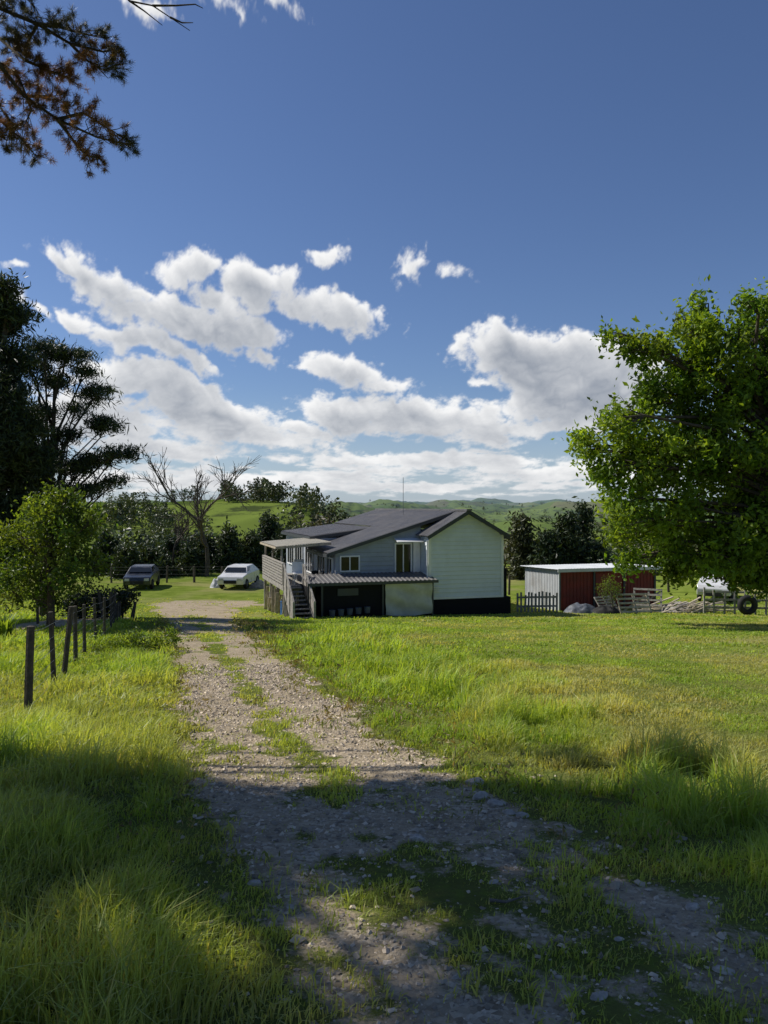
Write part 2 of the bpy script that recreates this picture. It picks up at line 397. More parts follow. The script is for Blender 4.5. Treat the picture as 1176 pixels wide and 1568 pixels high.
for a in ((640,1283,.04),(392,1356,.036),(1062,1390,.032),(918,1532,.03,),(320,1420,.024),(1110,1490,.036),(755,1352,.025),(530,1245,.025),(590,1420,.018),(265,1445,.022),(728,1200,.06),(760,1232,.05),(800,1250,.035),(735,1222,.05),(780,1245,.035),(250,1478,.02),(950,1440,.02),(445,1392,.02),(700,1500,.02),(860,1500,.018)):rock(*a)
def stick(pts,r):
    P=[]
    for px,py in pts:
        d=1882/(py-886.5);X0=(px-588)/1176*d;P.append((X0,d,float(H(X0,d))+.045))
    V,F=tube(P,np.linspace(r,r*.4,len(P)),6);fast('fallen_stick',V,F,m_palebark)
stick([(200,1522),(230,1505),(262,1500)],.006);stick([(285,1135),(298,1122),(312,1112)],.015);stick([(750,1385),(775,1388),(800,1380)],.009);stick([(385,1350),(402,1358),(412,1356)],.008)
# ------------------------------------------------------------ trees
def tree(name,lobes,d,basex,mats,leaf=.1,per=900,flat=1.,spread=2.,aspect=.5,sub=.28,trunk_r=.25,copies=2,depth=1.,base_d=None,up=0,top=None,tonev=.35,limbs=True,rmin=.35,lf=(.35,.75)):
    A=Acc();bd=base_d or d
    bx=(basex-588)/1176*bd;bz=float(H(bx,bd))-.1
    L=[]
    for lo in lobes:
        for c in range(copies):
            dd=d+rng.uniform(-spread,spread)*(1 if c else .5)
            x_,y_,z_=W(lo[0],lo[1],dd);r_=lo[2]/1176*dd
            L.append((x_,y_,z_,r_))
    L=np.array(L)
    cz=L[:,2].max()*.75+bz*.25 if top is None else top
    cx=L[:,0].mean()*.5+bx*.5
    hh=np.linspace(0,1,8)
    tp=np.stack([bx+(cx-bx)*hh**1.5+.12*np.sin(hh*5)*trunk_r*3,bd+(d-bd)*hh+.05*np.cos(hh*7),bz+(cz-bz)*hh],1)
    A.tube(tp,trunk_r*(1-.8*hh)+.02,10)
    for (x_,y_,z_,r_) in L:
        if limbs:
            z0=bz+(z_-bz)*rng.uniform(*lf);z0=min(z0,cz)
            f=(z0-bz)/(cz-bz);p0=np.array([np.interp(f,hh,tp[:,k]) for k in range(3)])
            p1=np.array([x_,y_,z_]);mid=(p0+p1)/2+np.array([0,0,.12*np.linalg.norm(p1-p0)])+rng.normal(0,.1,3)
            q1=p0*.3+mid*.7+rng.normal(0,.08,3);q2=mid*.35+p1*.65+rng.normal(0,.1,3)
            A.tube([p0,q1,q2,p1],np.array([.32,.22,.14,.05])*trunk_r*rng.uniform(.6,1),5)
            for _ in range(4):
                e=p1+rng.normal(0,1,3)*r_*.6;A.tube([q2,(q2+e)/2+rng.normal(0,.1,3),e],np.array([.1,.06,.02])*trunk_r,4)
        ns=max(5,int(7+r_*r_*12))
        u=rng.normal(size=(ns,3));u/=np.linalg.norm(u,axis=1)[:,None]
        rad=r_*rng.uniform(rmin,1.12,ns)**.6
        c=np.array([x_,y_,z_])+u*rad[:,None]*np.array([1,depth,flat])
        nl=int(per*r_*r_/ns*3.2)+8
        sc=sub*rng.uniform(.5,1.4,ns)
        P=c[:,None]+rng.normal(size=(ns,nl,3))*sc[:,None,None]*np.array([1,1,min(1,flat*1.3)])
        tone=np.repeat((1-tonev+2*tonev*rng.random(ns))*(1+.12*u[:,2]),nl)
        V,F,T=leaves(P.reshape(-1,3),leaf,aspect,tone,up=up)
        A.add(V,F,1,T)
    return A.obj(name,mats)
ol=[(965,526,16),(928,514,6),(1000,540,26),(1060,505,26),(1068,470,11),(1110,530,40),(1165,500,36),(1020,590,36),(1090,600,52),(1160,590,54),(942,640,22),(985,665,38),(898,688,20),(930,712,28),(1050,690,50),(1120,690,60),(1190,680,60),(955,760,26),(1020,770,44),(1090,780,50),(1160,770,52),(950,818,16),(965,862,16),(1005,835,28),(1065,845,32),(1130,835,40),(1165,855,34),(1200,810,50),(1230,560,75),(1280,700,85),(1250,470,55),(955,795,18),(1330,600,85),(1300,800,65),(1035,872,16),(1090,870,18),(1140,880,24),(1180,885,22),(1140,466,14),(1060,560,26),(990,610,20),(960,690,22),(1000,720,24)]
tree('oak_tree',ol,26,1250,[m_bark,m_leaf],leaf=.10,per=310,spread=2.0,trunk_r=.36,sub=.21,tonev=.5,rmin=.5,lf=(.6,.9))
pl=[(70,535,26),(105,545,24),(45,560,28),(128,570,15),(85,585,22),(150,603,22),(120,625,14),(160,650,22),(60,630,26),(100,665,18),(185,693,20),(150,705,22),(120,715,24),(70,700,32),(178,735,12),(110,752,28),(40,740,36),(150,748,14),(30,640,30)]
tree('pine_tree',pl,31,68,[m_bark,m_dark],leaf=.15,per=420,flat=.42,spread=1.5,aspect=.13,sub=.25,trunk_r=.26,up=.8)
el=[(8,440,17),(28,482,16),(5,500,24),(18,545,26),(-10,470,30),(0,590,36),(20,650,40),(45,700,34),(5,720,48),(30,780,44),(-30,600,60),(-30,700,70),(-40,800,70),(20,835,50),(70,800,28)]
tree('macrocarpa_tree',el,28,-20,[m_bark,m_dark],leaf=.13,per=520,flat=.6,spread=1.5,aspect=.22,sub=.25,trunk_r=.35,up=.5)
tree('young_tree',[(85,765,16),(60,788,22),(110,788,20),(135,815,18),(30,820,28),(80,825,28),(120,850,26),(50,870,30),(100,885,24),(10,880,30),(150,868,12),(20,905,24),(75,908,20),(100,760,10),(145,790,10)],24,75,[m_bark,m_bush],leaf=.07,per=420,spread=1.2,sub=.17,trunk_r=.12,tonev=.5)
S=np.array([-math.sin(R(70))*math.cos(R(46)),math.cos(R(70))*math.cos(R(46)),math.sin(R(46))])
def tufts(A,C,length,nn,tone,dirs=None):
    K=len(C);d=rng.normal(size=(K,nn,3))
    if dirs is not None:d+=dirs[:,None]*.9
    d/=np.linalg.norm(d,axis=2)[...,None]
    Ln=length*rng.uniform(.6,1.15,(K,nn,1));wv=np.cross(d,rng.normal(size=(K,nn,3)));wv/=np.linalg.norm(wv,axis=2)[...,None]
    wv*=length*.014+.001
    c=C[:,None]+rng.normal(0,.012,(K,nn,3));e=c+d*Ln
    V=np.stack([c-wv,c+wv,e+wv*.4,e-wv*.4],2).reshape(-1,3)
    A.add(V,np.arange(K*nn*4).reshape(-1,4),1,np.repeat(np.repeat(tone,nn),4))
A=Acc();tx,ty_=-9.3,8.6;tz=float(H(tx,ty_))-.1
hh=np.linspace(0,1,10);TP=np.stack([tx+.25*np.sin(hh*4),ty_+.2*np.cos(hh*5),tz+16*hh],1);A.tube(TP,.34*(1-.85*hh)+.02,12)
def tp_at(z):
    f=np.clip((z-tz)/16,0,1);return np.array([np.interp(f,hh,TP[:,k]) for k in range(3)])
limbs=[([(-260,60),(-60,75),(0,15),(60,40),(110,70),(160,82),(185,78)],9.0,1.),
([(-220,150),(-50,120),(0,100),(40,150),(90,185),(150,212),(205,225)],8.8,1.),
([(-200,240),(-60,210),(0,185),(35,215),(58,242)],9.3,.8),
([(0,100),(30,120),(50,170),(30,215)],9.0,.7),
([(-60,75),(0,60),(40,95),(75,110),(110,122)],9.1,.8),
([(90,185),(130,175),(160,195),(190,212)],8.9,.6),
([(60,40),(40,75),(20,60)],9.0,.6),([(90,185),(120,225),(135,240),(155,245)],8.8,.6),
([(60,40),(95,45),(130,55),(165,62)],9.1,.6),([(0,15),(20,-5),(50,5)],9.1,.6),
([(110,70),(135,95),(160,110),(185,100)],8.9,.5),([(40,150),(80,150),(112,165)],9.,.5),
([(-60,210),(-10,150),(20,190),(10,230)],9.2,.8)]
for pts,dd,s_ in limbs:
    P=np.array([W(px,py,dd+.25*math.sin(k*2.1)) for k,(px,py) in enumerate(pts)])
    if pts[0][0]<-100:P=np.vstack([tp_at(P[0][2]-.8),P])
    A.tube(P,np.linspace(.04,.007,len(P))*s_,6)
    seg=np.linspace(.35 if len(P)>4 else .1,1,32 if len(P)>4 else 18)*(len(P)-1)
    for f in seg:
        i0=int(min(f,len(P)-2));p=P[i0]+(P[i0+1]-P[i0])*(f-i0)
        if p[0]<-.62*p[1]:continue
        for _ in range(2):
            dv=(P[i0+1]-P[i0]);dv/=np.linalg.norm(dv);dv=dv*.6+rng.normal(0,.6,3)+np.array([0,0,.15]);dv/=np.linalg.norm(dv)
            Lt=rng.uniform(.08,.26);e=p+dv*Lt
            A.tube([p,(p+e)/2+rng.normal(0,.02,3),e],[.006,.004,.003],4)
            K=rng.integers(2,5);fr=rng.uniform(.45,1,K)
            C=p+dv*Lt*fr[:,None];tufts(A,C,.062,32,np.full(K,rng.uniform(.6,1.6)),np.repeat(dv[None],K,0))
for pts in ([(150,-40),(200,5),(235,12),(262,30),(292,50)],[(235,12),(270,12),(300,10),(312,16)],[(200,5),(222,20),(250,42)],[(150,-40),(210,-8),(260,-2),(318,-10)],[(262,30),(280,38),(297,38)]):
    P=np.array([W(px,py,9.) for px,py in pts]);A.tube(P,np.linspace(.014,.004,len(P)),5)
n0=5200  # unseen crown clumps, placed to cast a chosen shadow pattern on the foreground
gx_=rng.uniform(-6.5,6.5,n0);gy_=rng.uniform(-1.5,6.9,n0)
edge=5.65+.35*sstep(1,-3,gx_)+1.0*(fbm(gx_*1.1,gx_*0+2,71,3)-.5)-.07*gx_*(gx_>1)
f=fbm(gx_*.85+2,gy_*1.15,73,4)
k=(gy_<edge)&((f<.56)|((gx_<-1.4)&(gy_>3.2)&(f<.66))|((gy_>edge-1.2)&(f<.70)))
gx_=gx_[k];gy_=gy_[k];hz=rng.uniform(6.5,12.5,len(gx_))
Px=gx_+S[0]/S[2]*hz;Py=gy_+S[1]/S[2]*hz
bad=~((Px<-.62*Py-.5)|(hz>2.6+.8*Py)|(Py<-.5))
# clumps that would come into view are moved up along the sun ray
hz=np.where(bad,hz+5,hz);Px=gx_+S[0]/S[2]*hz;Py=gy_+S[1]/S[2]*hz
k=(Px<-.62*Py-.5)|(hz>2.6+.8*Py)|(Py<-.5);Px=Px[k];Py=Py[k];hz=hz[k]
C=np.stack([Px,Py,hz+np.array(H(gx_[k],gy_[k]))],1)
K=len(C);print('shade clumps',K)
P=C[:,None]+rng.normal(0,.17,(K,28,3))
V,F,T=leaves(P.reshape(-1,3),.12,.24,1.);A.add(V,F,1,T)
for idx in rng.choice(K,60,replace=False):
    c=C[idx];p0=tp_at(c[2]-1.2);mid=(p0+c)/2+rng.normal(0,.25,3)+np.array([-.5,0,.5])
    if c[1]>0 and c[2]<1.6+1.0*c[1]:continue
    A.tube([p0,mid,c],[.06,.04,.012],5)
A.obj('pine_tree',[m_bark,m_pine])
A=Acc()
def grow(p,d,L,r,lv):
    n=4;pts=[p];q=np.array(p,float);dd=np.array(d,float)
    for k in range(n):
        dd=dd+rng.normal(0,.12,3);dd/=np.linalg.norm(dd);q=q+dd*L/n;pts.append(q.copy())
    A.tube(pts,np.linspace(r,r*.6,n+1),5)
    if lv==0:return
    for k in range(4 if lv>1 else 6):
        nd=dd+rng.normal(0,.42,3);nd[2]+=.22;nd/=np.linalg.norm(nd);s0=pts[rng.integers(2,n+1)]
        grow(s0,nd,L*rng.uniform(.55,.75),r*.55,lv-1)
bp=W(316,815,58);grow(np.array([bp[0],58,float(H(bp[0],58))]),(-.05,0,1),4.4,.19,4)
A.obj('bare_tree',[m_bark,m_bush])
A=Acc();bp=W(262,815,60);grow(np.array([bp[0],60,float(H(bp[0],60))]),(0,0,1),2.6,.12,4);A.obj('bare_tree',[m_bark,m_bush])
def shelter(name,px,top,base,wid,d,mat,conic=.6,leaf=.2,per=240,k_=1.):
    lobes=[];n=9
    for k in range(n):
        f=k/(n-1);py=top+12+(base-top-12)*f*.95
        ww=wid*(.22+.78*f**conic)*(1-.15*max(0,f-.8)*5)
        for s in range(3):lobes.append((px+rng.uniform(-.6,.6)*ww,py+rng.uniform(-5,5),max(4,ww*rng.uniform(.26,.48))))
    tree(name,lobes,d,px,[m_bark,mat],leaf=leaf,per=per,spread=1.2,sub=.3,trunk_r=.18,copies=1,aspect=.35,limbs=False,top=W(px,top+14,d)[2])
for a in ((165,815,905,38,60),(196,832,900,32,57),(232,838,900,34,58),(262,822,900,36,62),(290,835,900,30,59),(315,818,898,36,63),(350,806,897,38,62),(385,815,897,34,64),(412,782,895,36,70),(438,805,895,30,66),(462,812,895,26,70),(480,835,895,22,66)):
    shelter('evergreen_tree',*a,m_dark)
for a in ((800,785,890,30,56,m_far),(838,812,890,26,54,m_dark),(868,782,888,30,55,m_dark),(893,774,888,28,57,m_dark),(915,830,890,24,54,m_dark),(985,862,900,30,60,m_far),(1040,872,905,26,58,m_dark),(1120,880,905,26,62,m_far)):
    shelter('shelterbelt_tree',*a)
tree('roadside_bush',[(178,990,13),(205,982,14),(232,985,13),(262,975,10),(150,990,13),(225,1000,10)],17,205,[m_bark,m_bush],leaf=.035,per=1800,spread=.5,sub=.09,trunk_r=.03)
tree('hedge_bush',[(110,925,14),(140,915,18),(175,920,16),(160,935,14),(195,915,14),(120,940,12)],30,150,[m_bark,m_dark],leaf=.06,per=900,spread=1,sub=.15,trunk_r=.05)
A=Acc();fx,fy=-9.9,20.;fz=float(H(fx,fy))
for k in range(170):
    a=rng.uniform(0,6.28);ln=rng.uniform(.4,.95);o=rng.uniform(.25,.75)
    e=np.array([fx+math.cos(a)*ln*o,fy+math.sin(a)*ln*o,fz+ln*.75]);b=np.array([fx+math.cos(a)*.08,fy+math.sin(a)*.08,fz]);mm=b*.5+e*.5+np.array([0,0,.18])
    sd=np.array([-math.sin(a),math.cos(a),0])*.02
    V=np.array([b-sd,b+sd,mm+sd,mm-sd,mm-sd,mm+sd,e+sd*.1,e-sd*.1]);A.add(V,np.array([[0,1,2,3],[4,5,6,7]]),1,rng.uniform(.8,2.0))
A.obj('flax_plant',[m_bark,m_bush])
n0=30000;yy=230+rng.random(n0)**1.7*2200;xx=rng.uniform(-.72,.72,n0)*yy
f1=np.abs(fbm(xx*.009,yy*.009,91,3)-.5);f2=fbm(xx*.02,yy*.02,93,3)
k=((f1<.02)|(f2>.62));xx=xx[k][:3000];yy=yy[k][:3000];ht=rng.uniform(3,9,len(xx))
def grp(a,b,n,d0,d1,h0,h1):
    yy_=rng.uniform(d0,d1,n);return ((rng.uniform(a,b,n)-588)/1176*yy_,yy_,rng.uniform(h0,h1,n))
ex=[grp(255,300,9,200,214,2,4.5),grp(340,372,16,198,212,3.,6),grp(378,440,26,194,212,3,6.5),grp(150,262,60,150,190,2,5),grp(215,325,34,110,165,2,4.5),grp(395,445,24,110,160,2.5,6),grp(440,540,60,120,210,2.5,6.5),
    grp(150,330,40,80,110,2,4.5),grp(330,400,10,85,105,1.5,3),grp(780,930,50,110,210,3,7),grp(930,1200,46,90,190,3,7)]
xx=np.concatenate([xx]+[e[0] for e in ex]);yy=np.concatenate([yy]+[e[1] for e in ex]);ht=np.concatenate([ht]+[e[2] for e in ex])
n0=len(xx);nl=100
u=rng.normal(size=(n0,nl,3));u/=np.linalg.norm(u,axis=2)[...,None];u*=rng.random((n0,nl,1))**.35
u[...,2]=u[...,2]*.5+.5
sh=rng.uniform(.28,.65,n0)
u[...,0]*=(1-.45*u[...,2]);u[...,1]*=(1-.45*u[...,2])
P=np.stack([xx[:,None]+u[...,0]*ht[:,None]*sh[:,None],yy[:,None]+u[...,1]*ht[:,None]*sh[:,None],H(xx,yy)[:,None]+u[...,2]*ht[:,None]],-1)
V,F,T=leaves(P.reshape(-1,3),1.,.6,np.repeat(rng.uniform(.6,1.6,n0),nl))
c=np.repeat(P.reshape(-1,3),4,0);V=c+(V-c)*np.repeat(np.repeat(ht*.07,nl),4)[:,None]
fast('distant_trees',V,F,m_far,attrs={'tone':T})
# ------------------------------------------------------------ house
ang=R(17)
HO=Vector((2.02,34,-3.25));house=empty('weatherboard_house',HO,ang)
def siding(name,p0,d,nrm,ul,ur,z0,z1,mat,parent,pitch=.15):
    mb=MB();d=Vector(d);nrm=Vector(nrm);p0=Vector(p0);z=z0
    while z<z1-1e-4:
        zt=min(z+pitch,z1)
        a,b,c,e=ul(z),ur(z),ur(zt),ul(zt)
        if c-e<.02: c=e=(c+e)/2
        P=lambda s,zz,o:p0+d*s+nrm*o+Vector((0,0,zz))
        zb=z+.012
        mb.quad(P(a,zb,.045),P(b,zb,.045),P(c,zt+.012,.012),P(e,zt+.012,.012))
        mb.quad(P(a,z,.0),P(b,z,.0),P(b,zb,.045),P(a,zb,.045))
        z=zt
    return mb.obj(name,mat,parent)
def corr(name,o,e,s,mat,parent,pitch=.2,hgt=.03,thick=.03):
    o=Vector(o);e=Vector(e);s=Vector(s);n_=e.cross(s).normalized()
    if n_.z<0:n_=-n_
    L=e.length;ed=e/L;V=[];t=0;prof=[]
    while t<L:
        for (q,hh_) in ((0,0),(.35,0),(.5,1),(.85,1)):
            if t+q*pitch<L:prof.append((t+q*pitch,hh_*hgt))
        t+=pitch
    prof.append((L,0));F=[]
    for (a,hh_) in prof:
        V.append(tuple(o+ed*a+n_*hh_));V.append(tuple(o+ed*a+s+n_*hh_))
    n=len(prof)
    for i in range(n-1):F.append((2*i,2*i+1,2*i+3,2*i+2))
    return fast(name,V,F,mat,parent=parent)
W1=3.5;EV=3.58;AP=4.56
ulf=lambda z:0 if z<EV else (z-EV)/(AP-EV)*1.75
urf=lambda z:W1 if z<EV else W1-(z-EV)/(AP-EV)*1.75
siding('gable_wall',(0,0,0),(1,0,0),(0,-1,0),ulf,urf,.83,AP-.02,m_board,house,.19)
mb=MB();mb.box(0.0,W1,.002,6,.83,3.5);mb.box(0,W1,6,14,.83,3.5);mb.obj('core_walls',m_board,house)
siding('side_wall_room',(0,0,0),(0,1,0),(-1,0,0),lambda z:0,lambda z:1.2,.83,3.5,m_board,house,.19)
mb=MB()
mb.box(-.07,.05,-.07,-.001,.80,3.56);mb.box(W1-.05,W1+.07,-.07,-.001,.80,3.56)
mb.box(-.07,W1+.07,-.065,-.047,.74,.84)
mb.obj('corner_boards',m_white,house)
mb=MB();mb.box(-.02,W1+.45,-.02,13.9,-.6,.735);mb.box(W1+.08,W1+.5,.5,4.5,-.4,2.0);mb.obj('black_base',m_black,house)
mb=MB()
mb.beam((1.75,-.34,AP+.06),(-.22,-.34,EV-.1),.04,.16);mb.beam((1.75,-.345,AP+.06),(W1+.22,-.345,EV-.1),.04,.16)
mb.box(W1+.2,W1+.3,-.3,14,EV-.2,EV-.06);mb.obj('rake_fascia',m_fascia,house)
corr('roof_right',(1.75,-.36,AP+.12),(0,14.5,0),(2.05,0,-1.14),m_roof,house)
corr('roof_front_left',(1.75,-.36,AP+.12),(0,1.6,0),(-2.0,0,-1.12),m_roof,house)
corr('roof_main_left',(1.75,1.0,AP+.13),(0,13.1,0),(-2.75,0,-.842),m_roof,house)
corr('roof_lower_left',(-1.0,1.0,3.845),(0,4.6,0),(-3.4,0,-1.04),m_roof,house)
corr('roof_rear_left',(-.95,5.4,3.80),(0,8.7,0),(-3.3,0,-.42),m_roof,house)
mb=MB();mb.box(1.62,1.88,-.38,14.1,AP+.11,AP+.19);mb.obj('ridge_cap',m_roof,house)
mb=MB();mb.beam((1.7,.98,4.6),(-4.4,.98,2.73),.04,.15);mb.box(-4.45,-4.35,.96,5.6,2.62,2.76);mb.box(-4.3,-4.2,5.4,14,3.22,3.37);mb.beam((-.95,5.38,3.7),(-4.25,5.38,3.3),.04,.14);mb.obj('lower_fascia',m_fascia,house)
siding('wing_wall',(-4.0,1.2,0),(1,0,0),(0,-1,0),lambda z:0 if z<2.8 else (z-2.8)/.306,lambda z:4.0,.8,3.98,m_grey,house,.2)
mb=MB();mb.box(-4.0,0,1.202,5.4,.8,2.78);mb.box(-1,0,5.4,14,.8,3.6);mb.box(-4,-1,5.4,13.9,.8,3.3);mb.obj('wing_core',m_grey,house)
def window(u0,u1,z0,z1,v,name,axis='u',bars=1,f=.06):
    mb=MB()
    def bx(a,b,c0,c1,o0,o1,mi):
        if axis=='u':mb.box(a,b,v-o1,v-o0,c0,c1,mi)
        else:mb.box(v-o1,v-o0,a,b,c0,c1,mi)
    bx(u0,u1,z0,z1,.045,.058,1)
    bx(u0-f,u0,z0-f,z1+f,.0,.09,0);bx(u1,u1+f,z0-f,z1+f,.0,.09,0);bx(u0,u1,z0-f,z0,.0,.09,0);bx(u0,u1,z1,z1+f,.0,.09,0)
    for k in range(bars):
        c=u0+(u1-u0)*(k+1)/(bars+1);bx(c-.025,c+.025,z0,z1,.058,.08,0)
    mb.obj(name,[m_white,m_glass],house)
window(-3.75,-2.95,2.02,2.62,1.2,'front_window')
window(-1.2,-.5,1.0,3.15,1.2,'front_door',bars=1)
mb=MB();mb.box(-.38,-.05,1.09,1.15,.8,3.4);mb.obj('white_panel',m_white,house)
mb=MB();mb.quadbox([(-1.3,.55,3.26),(-.08,.55,3.26),(-.08,1.15,3.4),(-1.3,1.15,3.4),(-1.3,.55,3.3),(-.08,.55,3.3),(-.08,1.15,3.44),(-1.3,1.15,3.44)]);mb.obj('door_awning',m_white,house)
window(1.6,2.6,1.6,2.5,-4.0,'side_window','v');window(3.0,4.6,1.5,2.5,-4.0,'side_window_rear','v',2)
window(5.9,7.6,1.55,3.0,-4.0,'ranch_slider','v',2);window(8.6,10.6,1.6,2.9,-4.0,'wing_window','v',2);window(11,13,1.6,2.9,-4.0,'wing_window_rear','v',2)
mb=MB()
for k in range(3):mb.box(.15,.42,-.08,-.046,1.05+.1*k,1.11+.1*k)
mb.obj('wall_vent',m_white,house)
mb=MB();mb.cyl((.6,.5+5,AP+.85),.014,1.9,'z',8);mb.obj('antenna',m_wire,house)
mb=MB();mb.cyl((-.12,-.06,1.9),.04,2.9,'z',10);mb.obj('downpipe',m_white,house)
corr('leanto_roof',(-5.6,-.65,1.66),(5.75,0,0),(0,1.83,.22),m_roof,house)
mb=MB();mb.box(-5.62,.16,-.69,-.655,1.55,1.67);mb.obj('leanto_fascia',m_fascia,house)
mb=MB()
mb.box(-5.0,-2.3,-.45,-.40,-.6,1.55);mb.box(-2.3,0,-.42,-.38,-.6,1.5);mb.box(-5.6,-5.55,-.4,1.1,.0,1.5);mb.box(-4.97,-4.93,-.39,1.2,-.6,1.54)
mb.obj('dark_screen',m_black,house)
mb=MB()
for u in (-5.55,-4.98,-2.32,-.06):mb.box(u-.04,u+.04,-.56,-.48,-.6,1.56)
mb.box(-4.3,-3.4,-.5,-.46,1.1,1.4);mb.obj('leanto_posts',m_fascia,house)
nu,nz=26,14;V=[];F=[]
for a in range(nz):
    for b in range(nu):
        u=-2.22+2.12*b/(nu-1);zz=.22+1.32*a/(nz-1)
        V.append((u,-.60-.04*math.sin(b*.55+a*.5)-.04*math.sin(a*.9+b*.2),zz+.07*math.sin(b/(nu-1)*math.pi)*(a/(nz-1)-1)))
for a in range(nz-1):
    for b in range(nu-1):
        q=a*nu+b;F.append((q,q+1,q+nu+1,q+nu))
fast('canvas_blind',V,F,m_tarp,smooth=True,parent=house)
D=1.45
mb=MB()
k=.8
while k<7:
    mb.box(-6.35,-4.1,k,k+.13,D-.04,D);k+=.14
mb.box(-6.4,-6.355,.8,7,D-.2,D);mb.box(-6.35,-4.1,.75,.79,D-.2,D-.002)
for v in (.9,2.9,4.9,6.85):
    for u in (-6.28,-5.0):mb.box(u-.06,u+.06,v-.06,v+.06,-.9,D-.05)
for v in (2.05,4.6,6.95):mb.box(-6.28,-6.2,v-.04,v+.04,D+.001,3.05)
mb.obj('deck',m_timber,house)
mb=MB()
for v in (.85,2.2,3.6,5,6.9):mb.box(-6.4,-6.3,v-.05,v+.05,D+.002,D+.93)
mb.box(-6.42,-6.28,.8,6.95,D+.93,D+.97)
for k in range(7):mb.box(-6.42,-6.402,.85,6.9,D+.06+k*.125,D+.15+k*.125)
mb.obj('balustrade',m_timber,house)
mb=MB()
A0=Vector((0,.8,D));B0=Vector((0,-1.5,.1))
for u in (-6.35,-5.5):
    mb.beam((u,.8,D-.1),(u,-1.5,0.02),.05,.26);mb.beam((u,.8,D+.92),(u,-1.5,1.02),.06,.06)
    for f in (0,.33,.66,1):
        p=A0.lerp(B0,f);mb.box(u-.045,u+.045,p.y-.04,p.y+.04,p.z-.15,p.z+.93)
    for k in range(6):mb.beam((u,.8,D+.1+k*.13),(u,-1.5,.2+k*.13),.02,.09)
for k in range(9):
    p=A0.lerp(B0,(k+.5)/9);mb.box(-6.3,-5.54,p.y-.13,p.y+.13,p.z-.02,p.z+.02)
mb.obj('stairs',m_timber,house)
corr('deck_roof',(-6.5,2,3.08),(0,5,0),(2.5,0,.18),m_poly,house,.12,.02)
mb=MB();mb.box(-6.53,-6.47,2,7,2.98,3.06);mb.beam((-6.5,2,3.02),(-4,2,3.18),.05,.1);mb.obj('deck_roof_beams',m_paletimber,house)
mb=MB()
for k in range(24):
    v=1+rng.uniform(0,5);u=-6.5+rng.uniform(0,.6);mb.beam((u,v,-.3),(u+rng.uniform(-.1,.3),v+rng.uniform(-.3,.3),rng.uniform(.5,1.2)),.14,.03)
for k in range(7):mb.beam((-6.6+.12*k,-.9+k*.3,-.3),(-6.5+.1*k,-.5+k*.35,.75),.13,.03)
mb.obj('stacked_boards',m_paletimber,house)
mb=MB();mb.box(-5.4,-4.2,1.25,1.3,-.5,1.3);mb.box(-4.9,-4.05,2,7,-.5,1.3);mb.obj('underfloor',m_black,house)
# things kept on and under the deck
def drum(name,u,v,zb,mat,h=.85,r=.28):
    mb=MB();mb.cyl((u,v,zb+h/2),r,h,'z',20)
    for q in (.02,.34,.66,.98):mb.cyl((u,v,zb+h*q),r*1.05,.035,'z',20)
    mb.cyl((u+.1,v,zb+h+.02),.04,.05,'z',10);mb.obj(name,mat,house)
drum('oil_drum',-6.1,1.6,-.15,m_blue);drum('rubbish_bin',-5.9,-.1,.05,m_rubber,.6,.22)
mb=MB()
for (u,v) in ((-5.6,1.5),(-5.2,3.2)):   # chairs on the deck
    for a in (-.2,.2):
        for b in (-.2,.2):mb.box(u+a-.02,u+a+.02,v+b-.02,v+b+.02,D,D+.45)
    mb.box(u-.23,u+.23,v-.23,v+.23,D+.451,D+.49);mb.box(u-.23,u+.23,v+.2,v+.235,D+.491,D+.95)
mb.obj('deck_chairs',m_white,house)
mb=MB()
for (u,v,c) in ((-4.6,1.0,0),(-4.3,4.2,0)):
    mb.cyl((u,v,D+.17),.13,.34,'z',14,0,.18)
mb.obj('plant_pots',m_fascia,house)
mb=MB()
for k in range(5):
    u=-4.6+k*.38;mb.cyl((u,-.75,.42+.02*k),.11,.26,'z',12,0,.14)
mb.obj('buckets',m_plastic,house)
# ------------------------------------------------------------ shed
shed=empty('farm_shed',(8.43,37,-3.52),ang)
corr('side_cladding',(0,0,-.1),(0,3.5,0),(0,0,2.15),m_zinc,shed,.16,.025)
mb=MB();mb.box(.03,5.4,.05,.1,-.1,2.0,0);mb.box(5.35,5.4,.101,3.4,-.1,2.0,0);mb.box(.03,5.4,3.4,3.45,-.1,1.9,0)
for k in range(28):mb.box(.06+k*.19,.075+k*.19,.03,.0499,0,1.98,0)
mb.obj('red_walls',m_red,shed)
mb=MB()
for u in (.0,1.9,3.6,5.38):mb.box(u,u+.1,-.02,.028,-.1,2.0)
mb.obj('door_posts',m_fascia,shed)
mb=MB();mb.box(2.05,3.5,.01,.029,.0,1.85);mb.beam((2.1,.0,.1),(3.45,.0,1.75),.02,.1);mb.obj('shed_door',m_red,shed)
corr('roof',(-.2,-.25,2.12),(5.9,0,0),(0,4.0,-.12),m_zinc,shed,.16,.025)
mb=MB();mb.box(-.2,5.7,-.28,-.24,1.98,2.14);mb.box(-.03,.03,-.05,-.021,-.1,1.97);mb.obj('fascia',m_zinc,shed)
def on(x,y):return float(H(x,y))
def pick(name,x0,y0,x1,y1,h,mat,sp=.16,w=.09,rails=2,lean=0):
    mb=MB();L=math.hypot(x1-x0,y1-y0);n=int(L/sp)
    for k in range(n+1):
        f=k/n;x=x0+(x1-x0)*f;y=y0+(y1-y0)*f;hh_=h*rng.uniform(.82,1.08)
        mb.beam((x,y,on(x,y)-.05),(x+rng.normal(0,.02),y+rng.normal(0,.02)+lean,on(x,y)+hh_),w,.025)
    for r_ in range(rails):
        zz=h*(.3+.45*r_);mb.beam((x0,y0+.03,on(x0,y0)+zz),(x1,y1+.03,on(x1,y1)+zz),.05,.09)
    mb.obj(name,mat)
pick('picket_fence',6.3,36.2,8.2,36.4,.95,m_timber)
